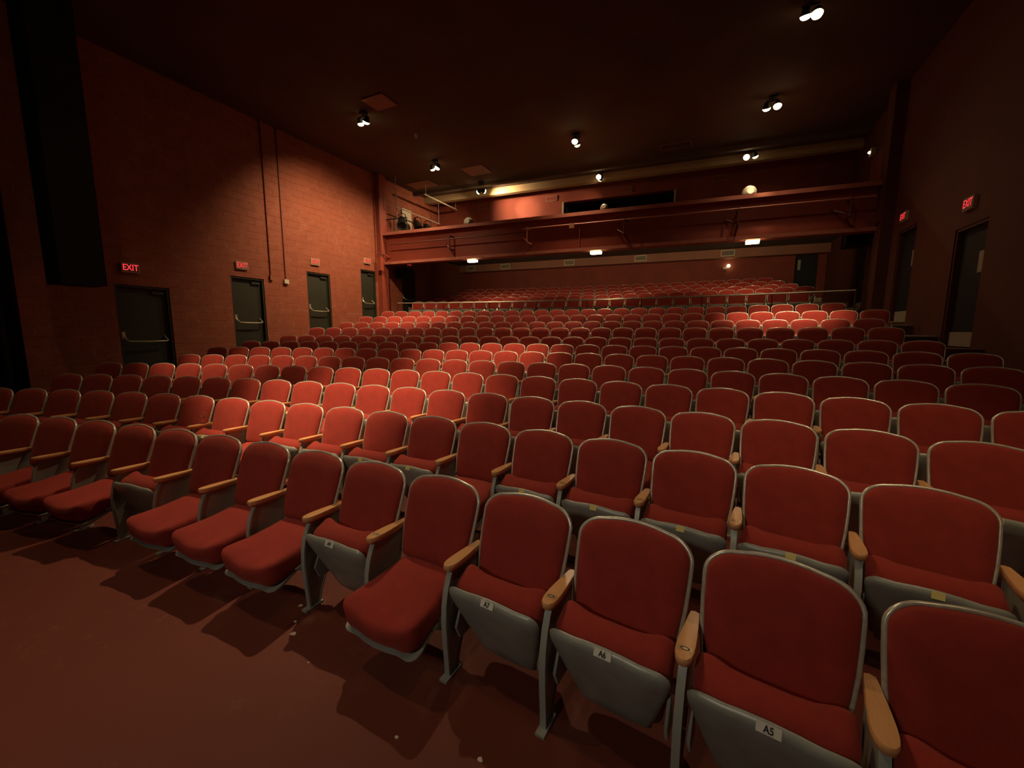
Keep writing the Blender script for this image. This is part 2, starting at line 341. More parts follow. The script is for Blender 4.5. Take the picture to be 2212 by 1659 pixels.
# ---- doors
def door_x(name, x, sgn, y0, y1, z0, z1, label, kind):
    """door leaf set back in the opening of a side wall; sgn=+1 room lies toward +x"""
    r = root(name, (x, (y0+y1)/2, z0), label, 'door', kind='structure')
    wd = y1 - y0; h = z1 - z0; g = lambda v: v * sgn
    def bx(b, a0, a1, ya, yb, za, zb, mi=0):
        p, q = sorted((g(a0), g(a1))); return b.box(p, q, ya, yb, za, zb, mi)
    fr = MB(); bx(fr, -.16, -.02, -wd/2, -wd/2+.05, 0, h); bx(fr, -.16, -.02, wd/2-.05, wd/2, 0, h); bx(fr, -.16, -.02, -wd/2+.05, wd/2-.05, h-.05, h)
    put('door_frame', fr.mesh('door_frame', [M['jamb'] if kind == 'right' else M['doorp']]), r)
    lf = MB(); bx(lf, -.15, -.10, -wd/2+.05, wd/2-.05, .01, h-.05)
    put('door_leaf', lf.mesh('door_leaf', [M['doorp'] if kind != 'right' else M['black']]), r)
    if kind != 'right':
        ya, yb, zb = -wd/2+.06, wd/2-.14, .90
        pb = MB().tube([(g(-.10), ya+.02, zb+.13), (g(-.05), ya+.03, zb+.12), (g(-.0), ya+.05, zb+.05), (g(.03), ya+.09, zb), (g(.03), 0, zb-.01), (g(.03), yb-.03, zb), (g(.02), yb, zb+.02), (g(-.10), yb-.02, zb+.13)], .016)
        bar = put('panic_bar', pb.mesh('panic_bar', [M['steel']], True), r)
        lk = MB(); bx(lk, -.10, -.04, ya-.02, ya+.06, zb+.05, zb+.22)
        put('latch_case', lk.mesh('latch_case', [M['steel']]), r)
        cl = MB(); bx(cl, -.10, -.05, wd/2-.34, wd/2-.10, h-.17, h-.11)
        put('door_closer', cl.mesh('door_closer', [M['doorp']]), r)
    else:
        v = MB(); bx(v, -.10, -.085, -wd/2+.12, -wd/2+.34, 1.30, 1.66)
        tag(put('vision_pane', v.mesh('vision_pane', [M['lite']]), r), 'pale papered glass pane')
        k = MB(); bx(k, -.10, -.085, -wd/2+.07, wd/2-.07, .02, .28)
        tag(put('kick_plate', k.mesh('kick_plate', [M['pale']]), r), 'pale kick plate')
    return r
names = ['dark exit door nearest the stage on the left wall', 'dark exit door beside the conduits on the left wall', 'dark exit door third from the stage on the left wall', 'dark exit door next to the balcony end on the left wall', 'dark exit door under the balcony on the left wall']
for i, (h, nm) in enumerate(zip(LD, names)): door_x('door_%d' % (i+1), XL, 1, *h, nm, 'left')
for i, (h, nm) in enumerate(zip(RD, ['black door nearest the camera on the right wall', 'black door second from the camera on the right wall', 'narrow looking black door by the hanging speaker, right wall'])): door_x('door_%d' % (i+6), XR, -1, *h, nm, 'right')
# door in the back wall, right corner
yb = 20.0 + SK * 3.3
r = root('door_9', (3.335, yb, 2.99), 'dark door in the far right corner under the balcony', 'door', kind='structure')
put('door_leaf', MB().box(-.38, .38, .12, .17, 0, 2.0).mesh('leaf', [M['black']]), r)
put('vision_pane', MB().box(-.28, -.18, .10, .12, 1.25, 1.65).mesh('pane', [M['lite']]), r)

# ---- exit signs
SV, SF = text_mesh('EXIT', .140, offset=.002)
def exit_sign(x, y, z, face, label, group=None, wd=.33, ht=.21):
    """face: unit vector the sign looks along"""
    r = root('exit_sign', (x, y, z), label, 'exit sign', group)
    n = Vector(face); right = Vector((0, 0, 1)).cross(n)
    def P(u, v, d): return tuple(right * u + Vector((0, 0, v)) + n * d)
    def slab(b, u0, u1, v0, v1, d0, d1):
        vs = [P(u, v, d) for d in (d0, d1) for u, v in ((u0, v0), (u1, v0), (u1, v1), (u0, v1))]
        return b.add(vs, [(0, 3, 2, 1), (4, 5, 6, 7), (0, 1, 5, 4), (1, 2, 6, 5), (2, 3, 7, 6), (3, 0, 4, 7)])
    put('housing', slab(MB(), -wd/2, wd/2, -ht/2, ht/2, 0, .05).mesh('housing', [M['cream']]), r)
    put('face_plate', slab(MB(), -wd/2+.012, wd/2-.012, -ht/2+.012, ht/2-.012, .05, .053).mesh('face', [M['sign']]), r)
    lt = MB().add([P(x_ * .74, y_, .056) for x_, y_, _ in SV], SF)
    put('lit_letters', lt.mesh('letters', [M['redglow']]), r)
    return r
L_ = (1, 0, 0); R_ = (-1, 0, 0)
exit_sign(XL, 4.74, 3.16, L_, 'red lit exit sign over the leftmost door')
exit_sign(XL, 7.27, 3.57, L_, 'red lit exit sign over the door beside the conduits')
exit_sign(XL, 9.70, 4.03, L_, 'red lit exit sign over the third door on the left wall')
exit_sign(XL, 12.06, 4.42, L_, 'red lit exit sign over the door next to the balcony end', wd=.32)
exit_sign(XL, 14.50, 4.66, L_, 'small dim red exit sign under the balcony on the left')
exit_sign(XR, 10.22, 3.99, R_, 'red lit exit sign highest on the right wall')
exit_sign(XR, 13.05, 4.45, R_, 'red lit exit sign over the second door on the right wall')
exit_sign(XR, 16.30, 4.86, R_, 'red exit sign partly hidden by the hanging speaker at right')
exit_sign(3.38, 19.98 + SK*3.38, 5.02 - .0, (0, -1, 0), 'small red exit sign in the far right corner')

# ---- conduits, boxes on the left wall
tag(put('wall_conduit', MB().tube([(XL + .03, 8.12, HC), (XL + .03, 8.12, 3.42)], .022).box(XL, XL + .07, 8.07, 8.17, 3.26, 3.42).mesh('conduit', [M['brick']], True)), 'long vertical conduit on the left wall ending beside second door', 'conduit')
r = root('wall_conduit', (XL, 8.60, 3.2), 'thin conduit running down to a small cream box on left wall', 'conduit')
put('pipe', MB().tube([(.02, 0, HC - 3.2), (.02, 0, .12)], .014).mesh('pipe', [M['jamb']], True), r)
tag(put('junction_box', MB().box(0, .07, -.075, .075, 0, .13).mesh('jbox', [M['cream']]), r), 'cream box')
tag(put('wall_conduit', MB().tube([(XL + .27, 12.55, HC), (XL + .27, 12.55, 4.1)], .03).mesh('conduit3', [M['jamb']], True)), 'dark vertical pipe at the left end of the balcony', 'pipe')
tag(put('wall_conduit', MB().tube([(XL + .5, 13.3, 7.2), (XL + .5, 13.3, 5.3)], .02).mesh('conduit4', [M['rim']], True)), 'thin pale pipe rising above the left balcony end', 'pipe')

tag(put('wall_bracket', MB().tube([(-12.1, 12.60, 4.80), (-11.9, 12.72, 4.74), (-11.75, 13.15, 4.56)], .028).box(-12.0, -11.86, 12.45, 12.61, 4.1, 4.62).mesh('wb', [M['beam']], True)), 'small pink pipe bracket and box beneath the left balcony end', 'bracket')
# ---- vents
def frame_vent(loc, wd, ht, n, label, group, mf, mg, slats=4):
    r = root('air_vent', loc, label, 'vent', group)
    n = Vector(n); up = Vector((0, 0, 1)) if abs(n.z) < .5 else Vector((0, 1, 0)); right = up.cross(n)
    def slab(b, u0, u1, v0, v1, d0, d1):
        vs = [tuple(right*u + up*v + n*d) for d in (d0, d1) for u, v in ((u0, v0), (u1, v0), (u1, v1), (u0, v1))]
        return b.add(vs, [(0, 3, 2, 1), (4, 5, 6, 7), (0, 1, 5, 4), (1, 2, 6, 5), (2, 3, 7, 6), (3, 0, 4, 7)])
    t = .03; f = MB()
    slab(f, -wd/2, wd/2, ht/2-t, ht/2, 0, .03); slab(f, -wd/2, wd/2, -ht/2, -ht/2+t, 0, .03)
    slab(f, -wd/2, -wd/2+t, -ht/2+t, ht/2-t, 0, .03); slab(f, wd/2-t, wd/2, -ht/2+t, ht/2-t, 0, .03)
    put('vent_frame', f.mesh('vframe', [mf]), r)
    g = MB(); slab(g, -wd/2+t, wd/2-t, -ht/2+t, ht/2-t, 0, .008)
    for k in range(slats):
        v = -ht/2 + t + (ht - 2*t) * (k + .5) / slats; slab(g, -wd/2+t, wd/2-t, v - .008, v + .008, .008, .022)
    put('grille', g.mesh('grille', [mg]), r)
for k, (x, nm) in enumerate(((-11.5, 'leftmost'), (-9.55, 'second from left'), (-6.25, 'middle'), (-3.0, 'fourth from left'), (.47, 'rightmost'))):
    frame_vent((x, 19.55 + SK*x, 4.985), .52, .25, (0, -1, 0), 'cream framed vent, %s of five on the bulkhead under the balcony' % nm, 'vents on the bulkhead', M['cream'], M['creamd'])
for k, (x, nm) in enumerate(((-9.75, 'leftmost'), (-6.5, 'second from left'), (-3.4, 'third from left'), (0.0, 'rightmost'))):
    frame_vent((x, 17.7 + SK*x, 7.40), .52, .22, (0, -1, 0), 'faint brown vent, %s of four high on the balcony wall' % nm, 'vents high on the balcony wall', M['dvent'], M['plaster'], 3)
frame_vent((-1.38, 15.05, HC), .95, .42, (0, 0, -1), 'brown framed rectangular vent on the ceiling right of center', None, M['dvent'], M['ceil'], 3)
for loc, sx, sy_, nm in (((-8.35, 14.0, HC), .9, .8, 'square brown ceiling panel between two left lamp pairs'), ((-11.2, 14.3, HC), 1.1, .7, 'faint brown ceiling panel in the left corner'), ((-8.3, 8.9, HC), .7, .6, 'dim ceiling panel just above the leftmost lamp pair')):
    tag(put('ceiling_panel', MB().box(-sx/2, sx/2, -sy_/2, sy_/2, -.03, 0).mesh('cpanel', [M['dvent']]), loc=loc), nm, 'ceiling panel')
for x, y, nm in ((-8.58, 10.76, 'small dark fitting on the ceiling between left lamp pairs'),):
    tag(put('ceiling_fitting', MB().lathe([(.06, 0), (.06, -.05), (.03, -.12), (0, -.13)], (x, y, HC), (0, 0, 1)).mesh('fit', [M['pale']], True)), nm, 'fitting')

# ---- ceiling lamps
def spot(parent, loc, d, power, size=math.radians(100), blend=.9, radius=.05, color=WARM):
    ld = bpy.data.lights.new('lamp_light', 'SPOT'); ld.energy = power; ld.color = color; ld.spot_size = size; ld.spot_blend = blend; ld.shadow_soft_size = radius
    o = bpy.data.objects.new('lamp_light', ld); COL.objects.link(o); o.parent = parent
    o.location = loc; o.rotation_euler = Vector(d).to_track_quat('-Z', 'Y').to_euler(); return o
def lamp(x, y, heads, label, z=7.55):
    """twin-head ceiling lamp: heads = [(dx, dy, aim target, beam strength, spill strength, bulb)]"""
    r = root('ceiling_spotlight', (x, y, HC), label, 'lamp', 'twin spotlights on the ceiling')
    put('mounting_box', MB().box(-.09, .09, -.07, .07, -.05, 0).tube([(0, 0, -.05), (0, 0, -.11)], .018).box(-.14, .14, -.015, .015, -.125, -.10).mesh('mount', [M['black']]), r)
    for dx, dy, tgt, st, sp_, bulb in heads:
        p = Vector((dx, dy, z - HC)); d = (Vector(tgt) - Vector((x, y, HC)) - p).normalized()
        h = MB().lathe([(.045, -.12), (.06, -.10), (.075, -.02), (.095, .0), (.095, .02), (.088, .02), (.085, .01), (.02, .0)], p, d)
        hd = put('lamp_head', h.mesh('head', [M['black']], True), r)
        put('lamp_lens', MB().lathe([(.092, .008), (.094, .02), (.082, .052), (.052, .078), (0, .09)], p, d).mesh('lens', [M[bulb]], True), hd)
        q = p + d * .10
        if st: spot(r, q, d, SPOT_W * 3.3 * st, math.radians(32), .85)
        if sp_: spot(r, q, d, SPOT_W * .60 * sp_, math.radians(106), 1.0)
# first number after the aim: tight beam, second: wide spill
lamp(-9.1, 9.1, [(-.11, 0, (-9.4, 11.6, 1.6), .4, .7, 'bulb'), (.11, 0, (-12.4, 10.4, 2.8), .0, 1.45, 'bulb')], 'leftmost bright twin spotlight near the left wall')
lamp(-9.25, 12.6, [(-.11, 0, (-9.0, 15.6, 3), .6, .5, 'bulb'), (.11, 0, (-12.0, 11.4, 2.4), .0, 1.0, 'bulb')], 'twin spotlight in front of the left end of the balcony')
lamp(-8.8, 15.1, [(-.11, 0, (-12.0, 15.4, 5.8), .0, .45, 'bulb'), (.11, .02, (-7.6, 17.2, 7.1), .10, .7, 'bulb')], 'twin spotlight lighting the tan beam above the balcony', z=7.42)
lamp(-4.1, 12.9, [(0, -.12, (-4.0, 10.3, 1.4), .35, .8, 'bulb'), (0, .12, (-3.9, 15.4, 3), .7, .5, 'dimbulb')], 'single bright spotlight at the middle of the ceiling')
lamp(-4.15, 16.1, [(0, -.12, (-4.3, 13.8, 5.5), .12, .35, 'bulb'), (0, .12, (-5.5, 17.4, 6.3), .04, .06, 'dimbulb')], 'spotlight at the tan beam above the booth opening')
lamp(1.3, 9.8, [(-.06, 0, (1.6, 12.2, 1.6), .6, .10, 'bulb'), (.12, .05, (1.0, 7.6, 1), .0, .04, 'bulb')], 'spotlight nearest the camera at top right')
lamp(1.1, 13.15, [(-.12, 0, (1.2, 15.8, 3), .45, .2, 'bulb'), (.12, 0, (1.0, 11.0, 1.6), .25, .15, 'bulb')], 'twin spotlight second from the top right')
lamp(.87, 16.4, [(-.12, 0, (.4, 13.9, 5.5), .10, .15, 'bulb'), (.13, 0, (1.5, 17, 6), .0, .03, 'dimbulb')], 'spotlight with one dim head right of the booth')
lamp(-4.35, 4.9, [(-.11, 0, (-4.2, 7.3, 1.0), .75, .35, 'bulb'), (.11, 0, (-3.4, 2.0, .4), .16, .55, 'bulb')], 'twin spotlight over the front rows')
lamp(-4.3, .5, [(-.11, 0, (-4.2, 4.0, .6), .95, .08, 'bulb'), (.11, 0, (-2.6, 1.4, 0), .0, .22, 'bulb')], 'twin spotlight over the open floor before the front row')
lamp(-8.3, 2.3, [(-.11, 0, (-8.4, 5.2, .8), .55, .12, 'bulb'), (.11, 0, (-8.2, -.4, 0), .0, .02, 'bulb')], 'twin spotlight over the left end of the front rows')
lamp(1.1, .8, [(-.11, 0, (1.3, 3.9, .6), .10, .14, 'bulb'), (.11, 0, (1.0, -1.8, 0), .0, .03, 'bulb')], 'twin spotlight over the right end of the front rows')

# neutral fill lamp added unseen behind the camera to brighten the front rows
r = root('added_fill_light', (-1.6, -3.6, 0), 'added fill lamp on a tall stand, unseen behind the camera', 'lamp')
put('stand', MB().tube([(0, 0, 0), (0, 0, 3.9)], .02).tube([(0, 0, .4), (.4, 0, 0)], .012).tube([(0, 0, .4), (-.2, .35, 0)], .012).tube([(0, 0, .4), (-.2, -.35, 0)], .012).mesh('stand', [M['black']], True), r)
put('lamp_head', MB().lathe([(.08, -.2), (.14, -.1), (.16, 0), (.02, 0)], (0, 0, 4.0), (0, 1, -.35)).mesh('wh', [M['black']], True), r)
put('lamp_lens', MB().lathe([(.15, 0.002), (.12, .03), (0, .05)], (0, 0, 4.0), (0, 1, -.35)).mesh('wl2', [M['dimbulb']], True), r)
spot(r, (0, .09, 3.97), (.05, 1, -.68), 150, math.radians(56), 1.0, .14, (1.0, .88, .72))

# lights under the balcony edge
def under_light(x, nm):
    y = Y0 - .05 + SK*x
    r = root('wall_pack_light', (x, y, 4.38), nm, 'lamp', 'lights under the balcony edge')
    put('housing', MB().box(-.19, .19, -.04, .14, -.03, 0).mesh('wp', [M['cream']]), r)
    put('lit_diffuser', MB().box(-.17, .17, -.06, .12, -.11, -.03).mesh('wpd', [M['led']]), r)
    ld = bpy.data.lights.new('under_light', 'AREA'); ld.shape = 'RECTANGLE'; ld.size = .34; ld.size_y = .16; ld.energy = 5; ld.color = (1.0, .74, .42)
    o = bpy.data.objects.new('lamp_light', ld); COL.objects.link(o); o.parent = r; o.location = (0, .03, -.125)
    spot(r, (0, .20, -.07), (0, 1, .02), 170, math.radians(112), 1.0, .05)
under_light(-8.1, 'glowing rectangular light under the balcony, leftmost')
under_light(-3.55, 'glowing rectangular light under the middle of the balcony')
under_light(.95, 'glowing rectangular light under the balcony, rightmost')
r = root('emergency_light', (.48, 19.98 + SK*.48, 4.45), 'small emergency light with one lit head on rear wall', 'lamp')
put('battery_box', MB().box(-.14, .02, -.09, 0, -.07, .03).mesh('ebox', [M['cream']]), r)
put('lit_head', MB().lathe([(.03, 0), (.065, .03), (.065, .06), (0, .07)], (.06, -.06, .07), (0, -1, -.2)).mesh('ehead', [M['led']], True), r)

# discs standing on the balcony ledge
for x, rad, nm in ((-8.55, .19, 'round pale lamp on the left part of balcony ledge'), (.8, .20, 'round pale lamp on the right part of balcony ledge'), (-3.45, .13, 'small dim round lamp in front of the booth')):
    r = root('ledge_lamp', (x, Y0 + .50 + SK*x, 5.30), nm, 'lamp')
    put('reflector', MB().lathe([(rad*.45, .16), (rad*.9, .08), (rad, 0), (rad*.93, -.01), (rad*.5, .05), (0.01, .07)], (0, 0, .54), (0.15, -1, .1), 24).mesh('refl', [M['dish']], True), r)
    put('yoke', MB().box(-.12, .12, -.08, .16, 0, .02).box(-.02, .02, .02, .06, .02, .5).mesh('yoke', [M['black']]), r)

# left loft above the balcony: pale hatch, stage lights, rail
tag(put('wall_hatch', MB().box(XL, XL + .04, 14.15, 14.75, 5.6, 6.95).mesh('hatch', [M['cream']])), 'tall pale hatch on the left wall above the balcony', 'panel')
tag(put('electrical_box', MB().box(XL, XL + .12, 14.95, 15.25, 6.35, 6.75).mesh('ebx', [M['brick']])), 'small painted box on the lit block wall above the balcony', 'box')
for k, (x, y, z, d, nm) in enumerate(((-11.6, 13.45, 6.12, (.5, -.6, -.55), 'black stage light at the left end of the balcony, nearer'), (-11.6, 14.45, 6.2, (.6, -.5, -.6), 'black stage light hanging before the pale hatch'), (-11.65, 15.2, 6.25, (.6, -.5, -.5), 'black stage light against the lit block wall'))):
    r = root('stage_light', (x, y, z), nm, 'stage light', 'stage lights above the left balcony end')
    r.scale = (1.35,) * 3; pz = (6.628 - z) / 1.35 - .014
    put('can', MB().lathe([(.06, -.28), (.10, -.24), (.12, -.05), (.12, .18), (.14, .2), (.14, .24), (.11, .24), (.10, .18), (0.02, .15)], (0, 0, 0), d).mesh('can', [M['black']], True), r)
    put('yoke', MB().tube([(0, 0, .278), (0, 0, pz)], .014).tube([(-.15, 0, 0), (-.15, 0, .2), (0, 0, .278), (.15, 0, .2), (.15, 0, 0)], .012).mesh('yk', [M['black']], True), r)
tag(put('lighting_pipe', MB().tube([(-11.6, 13.1, 6.65), (-11.6, 16.1, 6.65)], .022).tube([(-11.6, 13.15, 6.65), (-11.6, 13.15, HC)], .012).tube([(-11.6, 16.0, 6.65), (-11.6, 16.0, HC)], .012).mesh('lpipe', [M['rim']], True)), 'pipe carrying stage lights along the left wall', 'pipe')
tag(put('lighting_pipe', MB().tube([(-11.0, 14.2, 7.35), (-11.0, 16.6, 7.35)], .03).tube([(-11.0, 14.3, 7.35), (-11.0, 14.3, HC)], .012).tube([(-11.0, 16.5, 7.35), (-11.0, 16.5, HC)], .012).mesh('lpipe2', [M['pale']], True)), 'pale pipe bundle under the ceiling by the left corner', 'pipe')
tag(put('guard_rail', MB().tube([(-12.1, 12.95, 6.15), (-11.0, 13.05, 6.15)], .02).tube([(-11.0, 13.05, 6.15), (-11.0, 13.05, 5.602)], .02).tube([(-11.6, 13.0, 6.15), (-11.6, 13.0, 5.602)], .02).mesh('grail', [M['black']], True)), 'short black guard rail at the left balcony end', 'railing')

def speaker(loc, sx, sy_, sz, nm, rz=0, tilt=0, top=.4, wx=0.0):
    r = root('loudspeaker', loc, nm, 'speaker', rz=rz)
    c = MB().box(-sx/2, sx/2, -sy_/2, sy_/2, -sz/2, sz/2)
    cb = put('cabinet', c.mesh('cab', [M['black']]), r); cb.rotation_euler = (tilt, 0, 0)
    g = put('grille', MB().box(-sx/2+.03, sx/2-.03, -sy_/2-.015, -sy_/2, -sz/2+.03, sz/2-.03).mesh('gr', [M['cloth']]), r); g.rotation_euler = (tilt, 0, 0)
    put('bracket', MB().box(-.03, .03, -.03, .03, sz/2 - .02, top).box(min(0, wx), max(0, wx), -.03, .03, top - .05, top).mesh('brk', [M['black']]), r)
speaker((-11.75, 13.75, 4.12), .5, .5, .42, 'black loudspeaker hung under the left end of balcony', 0, top=1.02)
speaker((3.6, 15.2, 4.55), .5, .6, .75, 'black loudspeaker hanging beside the right wall exit sign', 0, top=.55, wx=.39)
r = root('loudspeaker', (-11.2, 3.5, 5.2), 'tall black loudspeaker column hanging at the left edge', 'speaker')
for k in range(5):
    put('cabinet', MB().box(-.35, .35, -.30, .34, -2.6 + k*1.02, -2.6 + k*1.02 + 1.02).mesh('col', [M['cloth']]), r)
put('suspension', MB().tube([(0, 0, 2.5), (0, 0, 2.6)], .03).mesh('sus', [M['black']]), r)
# proscenium drape on the far left
b = MB(); n = 48; pts = []
for k in range(n + 1):
    y = .2 + 2.68 * k / n; pts.append((XL + .25 + .07 * math.sin(k * 1.35), y))
vs = [(x, y, z) for z in (0.02, 4, HC) for x, y in pts]; N1 = n + 1
b.add(vs, [(j*N1+i, j*N1+i+1, (j+1)*N1+i+1, (j+1)*N1+i) for j in range(2) for i in range(n)])
o = put('stage_curtain', b.mesh('drape', [M['cloth']], True, 80)); md = o.modifiers.new('s', 'SOLIDIFY'); md.thickness = .02
tag(o, 'black stage curtain falling in folds at the left edge', 'curtain')
# loft niche on right wall
r = root('wall_lamp', (XR, 15.9, 6.95), 'tiny lit lamp high on the right wall above balcony', 'lamp')
put('housing', MB().box(-.10, 0, -.09, .09, -.12, .10).mesh('wl', [M['pale']]), r)
put('lit_bulb', MB().lathe([(.02, 0), (.04, .02), (.03, .05), (0, .06)], (-.10, 0, 0), (-1, -.6, -.3)).mesh('wlb', [M['dimbulb']], True), r)
tag(put('wall_panel', MB().box(XR - .03, XR, 14.9, 16.0, 5.85, 6.75).mesh('wp2', [M['plaster']])), 'reddish panel on the right wall above the balcony end', 'panel')

# cross aisle hand rail
b = MB(); pts = []
for k in range(41):
    x = -11.7 + 15.2 * k / 40; pts.append((x, CY + math.sqrt(30.68**2 - (x - CX)**2), 2.86))
r = root('hand_rail', (0, 0, 0), 'long thin metal rail in front of the rear seats', 'railing')
put('top_rail', b.tube(pts, .022).mesh('rail', [M['steel']], True), r)
for k in range(0, 41, 5):
    x, y, z = pts[k]; put('post', MB().tube([(x, y, 1.85), (x, y, 2.85)], .018).mesh('post', [M['jamb']], True), r)

# ------------------------------------------------------------------ theatre seat
TL = math.atan2(.165, .456)
def bp(x, s, n=0.0):
    """point of the tilted back: x across, s up along the back, n toward the sitter"""
    d = .165 - s * math.sin(TL) + n * math.cos(TL) + .33 * x * x
    z = .42 + s * math.cos(TL) + n * math.sin(TL)
    return (x, .25 - d, z)
def back_outline():
    R_ = [(.160, -.010), (.200, .0), (.216, .03), (.228, .10), (.237, .18), (.243, .27), (.246, .36)]
    for k in range(1, 8):
        a = PI/2 * k / 8; R_.append((.247 - .106 * (1 - math.cos(a)), .370 + .0935 * math.sin(a)))
    R_ += [(.125, .4675), (.085, .4745), (.042, .4785)]
    return R_ + [(0, .480)] + [(-x, s) for x, s in R_[::-1]] + [(0, -.012)]
BO = back_outline(); NO = len(BO)
def mesh_backrest():
    b = MB(); rr = []
    for sc, h in ((.985, -.004), (.985, .012), (.97, .024), (.93, .034), (.82, .044), (.6, .052), (.3, .055), (.04, .056)):
        rr.append([bp(x * sc, .235 + (s - .235) * sc, h) for x, s in BO])
    return b.rings(rr).mesh('backrest', [M['fabric']], True, 60)
def mesh_shell():
    b = MB(); rr = []
    for sc, h in ((.97, 0.0), (1.0, 0.0), (1.0, -.012), (.96, -.020), (.7, -.026), (.2, -.028)):
        rr.append([bp(x * sc, .235 + (s - .235) * sc, h) for x, s in BO])
    b.rings(rr)
    return b.mesh('back_shell', [M['metal']], True, 60)
def mesh_trim():
    b = MB(); b.tube([bp(x * 1.01, .235 + (s - .235) * 1.008, .004) for x, s in BO[2:NO - 3]], .0095, 8)
    return b.mesh('back_trim', [M['rim']], True, 80)
# seat: u along depth, h above the cushion plane
PV = (.32, .25); TH = math.radians(78)
def sp(x, u, h, up):
    d = .17 + u * .978 + h * .208; z = .44 - u * .208 + h * .978
    if up:
        rd, rz_ = d - PV[0], z - PV[1]; d = PV[0] + rd * math.cos(TH) - rz_ * math.sin(TH); z = PV[1] + rd * math.sin(TH) + rz_ * math.cos(TH)
    return (x, .25 - d, z)
def seat_outline(wb, wm, wf, L=.48, rc=.095):
    R_ = [(wb * .6, .0), (wb, .02), (wb + (wm - wb) * .5, L * .28), (wm, L * .5), (wf, L - rc - .02)]
    for k in range(1, 6):
        a = PI/2 * k / 6; R_.append((wf - rc * (1 - math.cos(a)), L - rc + rc * .82 * math.sin(a)))
    R_ += [(wf * .55, L - .014), (wf * .3, L - .005)]
    return [(0, 0)] + R_ + [(0, L)] + [(-x, u) for x, u in R_[::-1]]
SO = seat_outline(.190, .224, .236, rc=.075); PO = seat_outline(.155, .205, .240, rc=.055)
def mesh_cushion(up):
    b = MB(); rr = []
    for sc, h in ((.84, -.124), (.90, -.118), (.97, -.098), (1.0, -.07), (.998, -.03), (.975, -.008), (.93, .008), (.87, .016), (.78, .022), (.65, .027), (.5, .030), (.35, .032), (.2, .033), (.08, .033)):
        ring = []
        for x, u in SO:
            hh = h + (.085 * (abs(x * sc) / .236) ** 2.6 * (max(0, .24 + (u - .24) * sc) / .48) ** 3 - .014) * (1 if h > -.05 else 0)
            ring.append(sp(x * sc, .24 + (u - .24) * sc, hh, up))
        rr.append(ring)
    return b.rings(rr).mesh('seat_cushion', [M['fabric']], True, 60)
def mesh_pan(up):
    b = MB(); rr = []
    for sc, h in ((.95, -.120), (1.0, -.120), (1.010, -.1235), (1.008, -.128), (.975, -.140), (.90, -.150), (.6, -.158), (.1, -.160)):
        rr.append([sp(x * sc, .27 + (u - .27) * sc, h, up) for x, u in PO])
    b.rings(rr, mi=0)
    # side arms down to the hinge
    for s in (-1, 1):
        vs = [sp(s * .236, .10, -.10, up), sp(s * .236, .30, -.10, up), sp(s * .236, .22, -.19, up), sp(s * .236, .14, -.19, up)]
        vs += [(x - s * .012, y, z) for x, y, z in vs]
        b.add(vs, [(0, 1, 2, 3), (7, 6, 5, 4), (0, 4, 5, 1), (1, 5, 6, 2), (2, 6, 7, 3), (3, 7, 4, 0)])
    return b.mesh('seat_pan', [M['metal']], True, 50)
def tag_pt(x, t, up, off=.0015):
    # t=0 lower edge of the tag, 1 at the rim edge
    uu = .27 + .21 * (.90 + (1.012 - .90) * t); hh = -.151 + (.151 - .128) * t
    x_, y, z = sp(x, uu, hh, up)
    nx, ny, nz = sp(x, uu + .52 * off * 1.6, hh - .85 * off * 1.6, up)
    return (x_, ny, nz)
def mesh_tag(txt, up, m, hw=.034):
    b = MB(); c = [tag_pt(-hw, 0, up, .003), tag_pt(hw, 0, up, .003), tag_pt(hw, 1.0, up, .003), tag_pt(-hw, 1.0, up, .003)]
    b.add(c, [(0, 1, 2, 3)])
    if txt:
        vs, fs = text_mesh(txt, .68, offset=.02)
        b.add([tag_pt(x * .026 * 1.0, .5 + y, up, .005) for x, y, _ in vs], fs, 1)
    return b.mesh('number_label', [m, M['ink']])
def mesh_standard():
    b = MB()
    F = [(.350, .572), (.372, .54), (.398, .48), (.415, .40), (.420, .31), (.414, .20), (.405, .10), (.400, .012)]
    B = [(.115, .572), (.120, .50), (.135, .42), (.165, .34), (.215, .25), (.265, .16), (.300, .08), (.315, .012)]
    n = len(F); t = .007
    vs = [(x, .25 - d, z) for x in (-t, t) for d, z in F + B]
    fs = []
    for k in range(n - 1):
        fs += [(k, k+1, n+k+1, n+k), (2*n+k, 3*n+k, 3*n+k+1, 2*n+k+1)]
    b.add(vs, fs)
    def flange(pts, wx, th, mi):
        vs = []
        for i, (d, z) in enumerate(pts):
            vs += [(-wx, .25 - d, z), (wx, .25 - d, z), (wx, .25 - d + th, z), (-wx, .25 - d + th, z)]
        fs = [(0, 1, 2, 3), tuple(4*(len(pts)-1)+k for k in (3, 2, 1, 0))]
        for i in range(len(pts) - 1):
            for k in range(4): fs.append((4*i+k, 4*i+(k+1) % 4, 4*i+4+(k+1) % 4, 4*i+4+k))
        b.add(vs, fs, mi)
    flange(F, .0145, .012, 1); flange([(d + .012, z) for d, z in B], .012, .010, 0)
    b.box(-.022, .022, -.185, -.055, 0, .012, 0)
    b.box(-.015, .015, -.10, .13, .560, .574, 0)
    b.lathe([(.0, -.018), (.016, -.018), (.016, .018), (0, .018)], (0, .25 - .32, .25), (1, 0, 0), 10, 1)
    return b.mesh('standard', [M['metal'], M['rim2']], True, 40)
M['rim2'] = mat('front_edge_paint', (0.36, 0.38, 0.33), 0.4, metal=0.1)
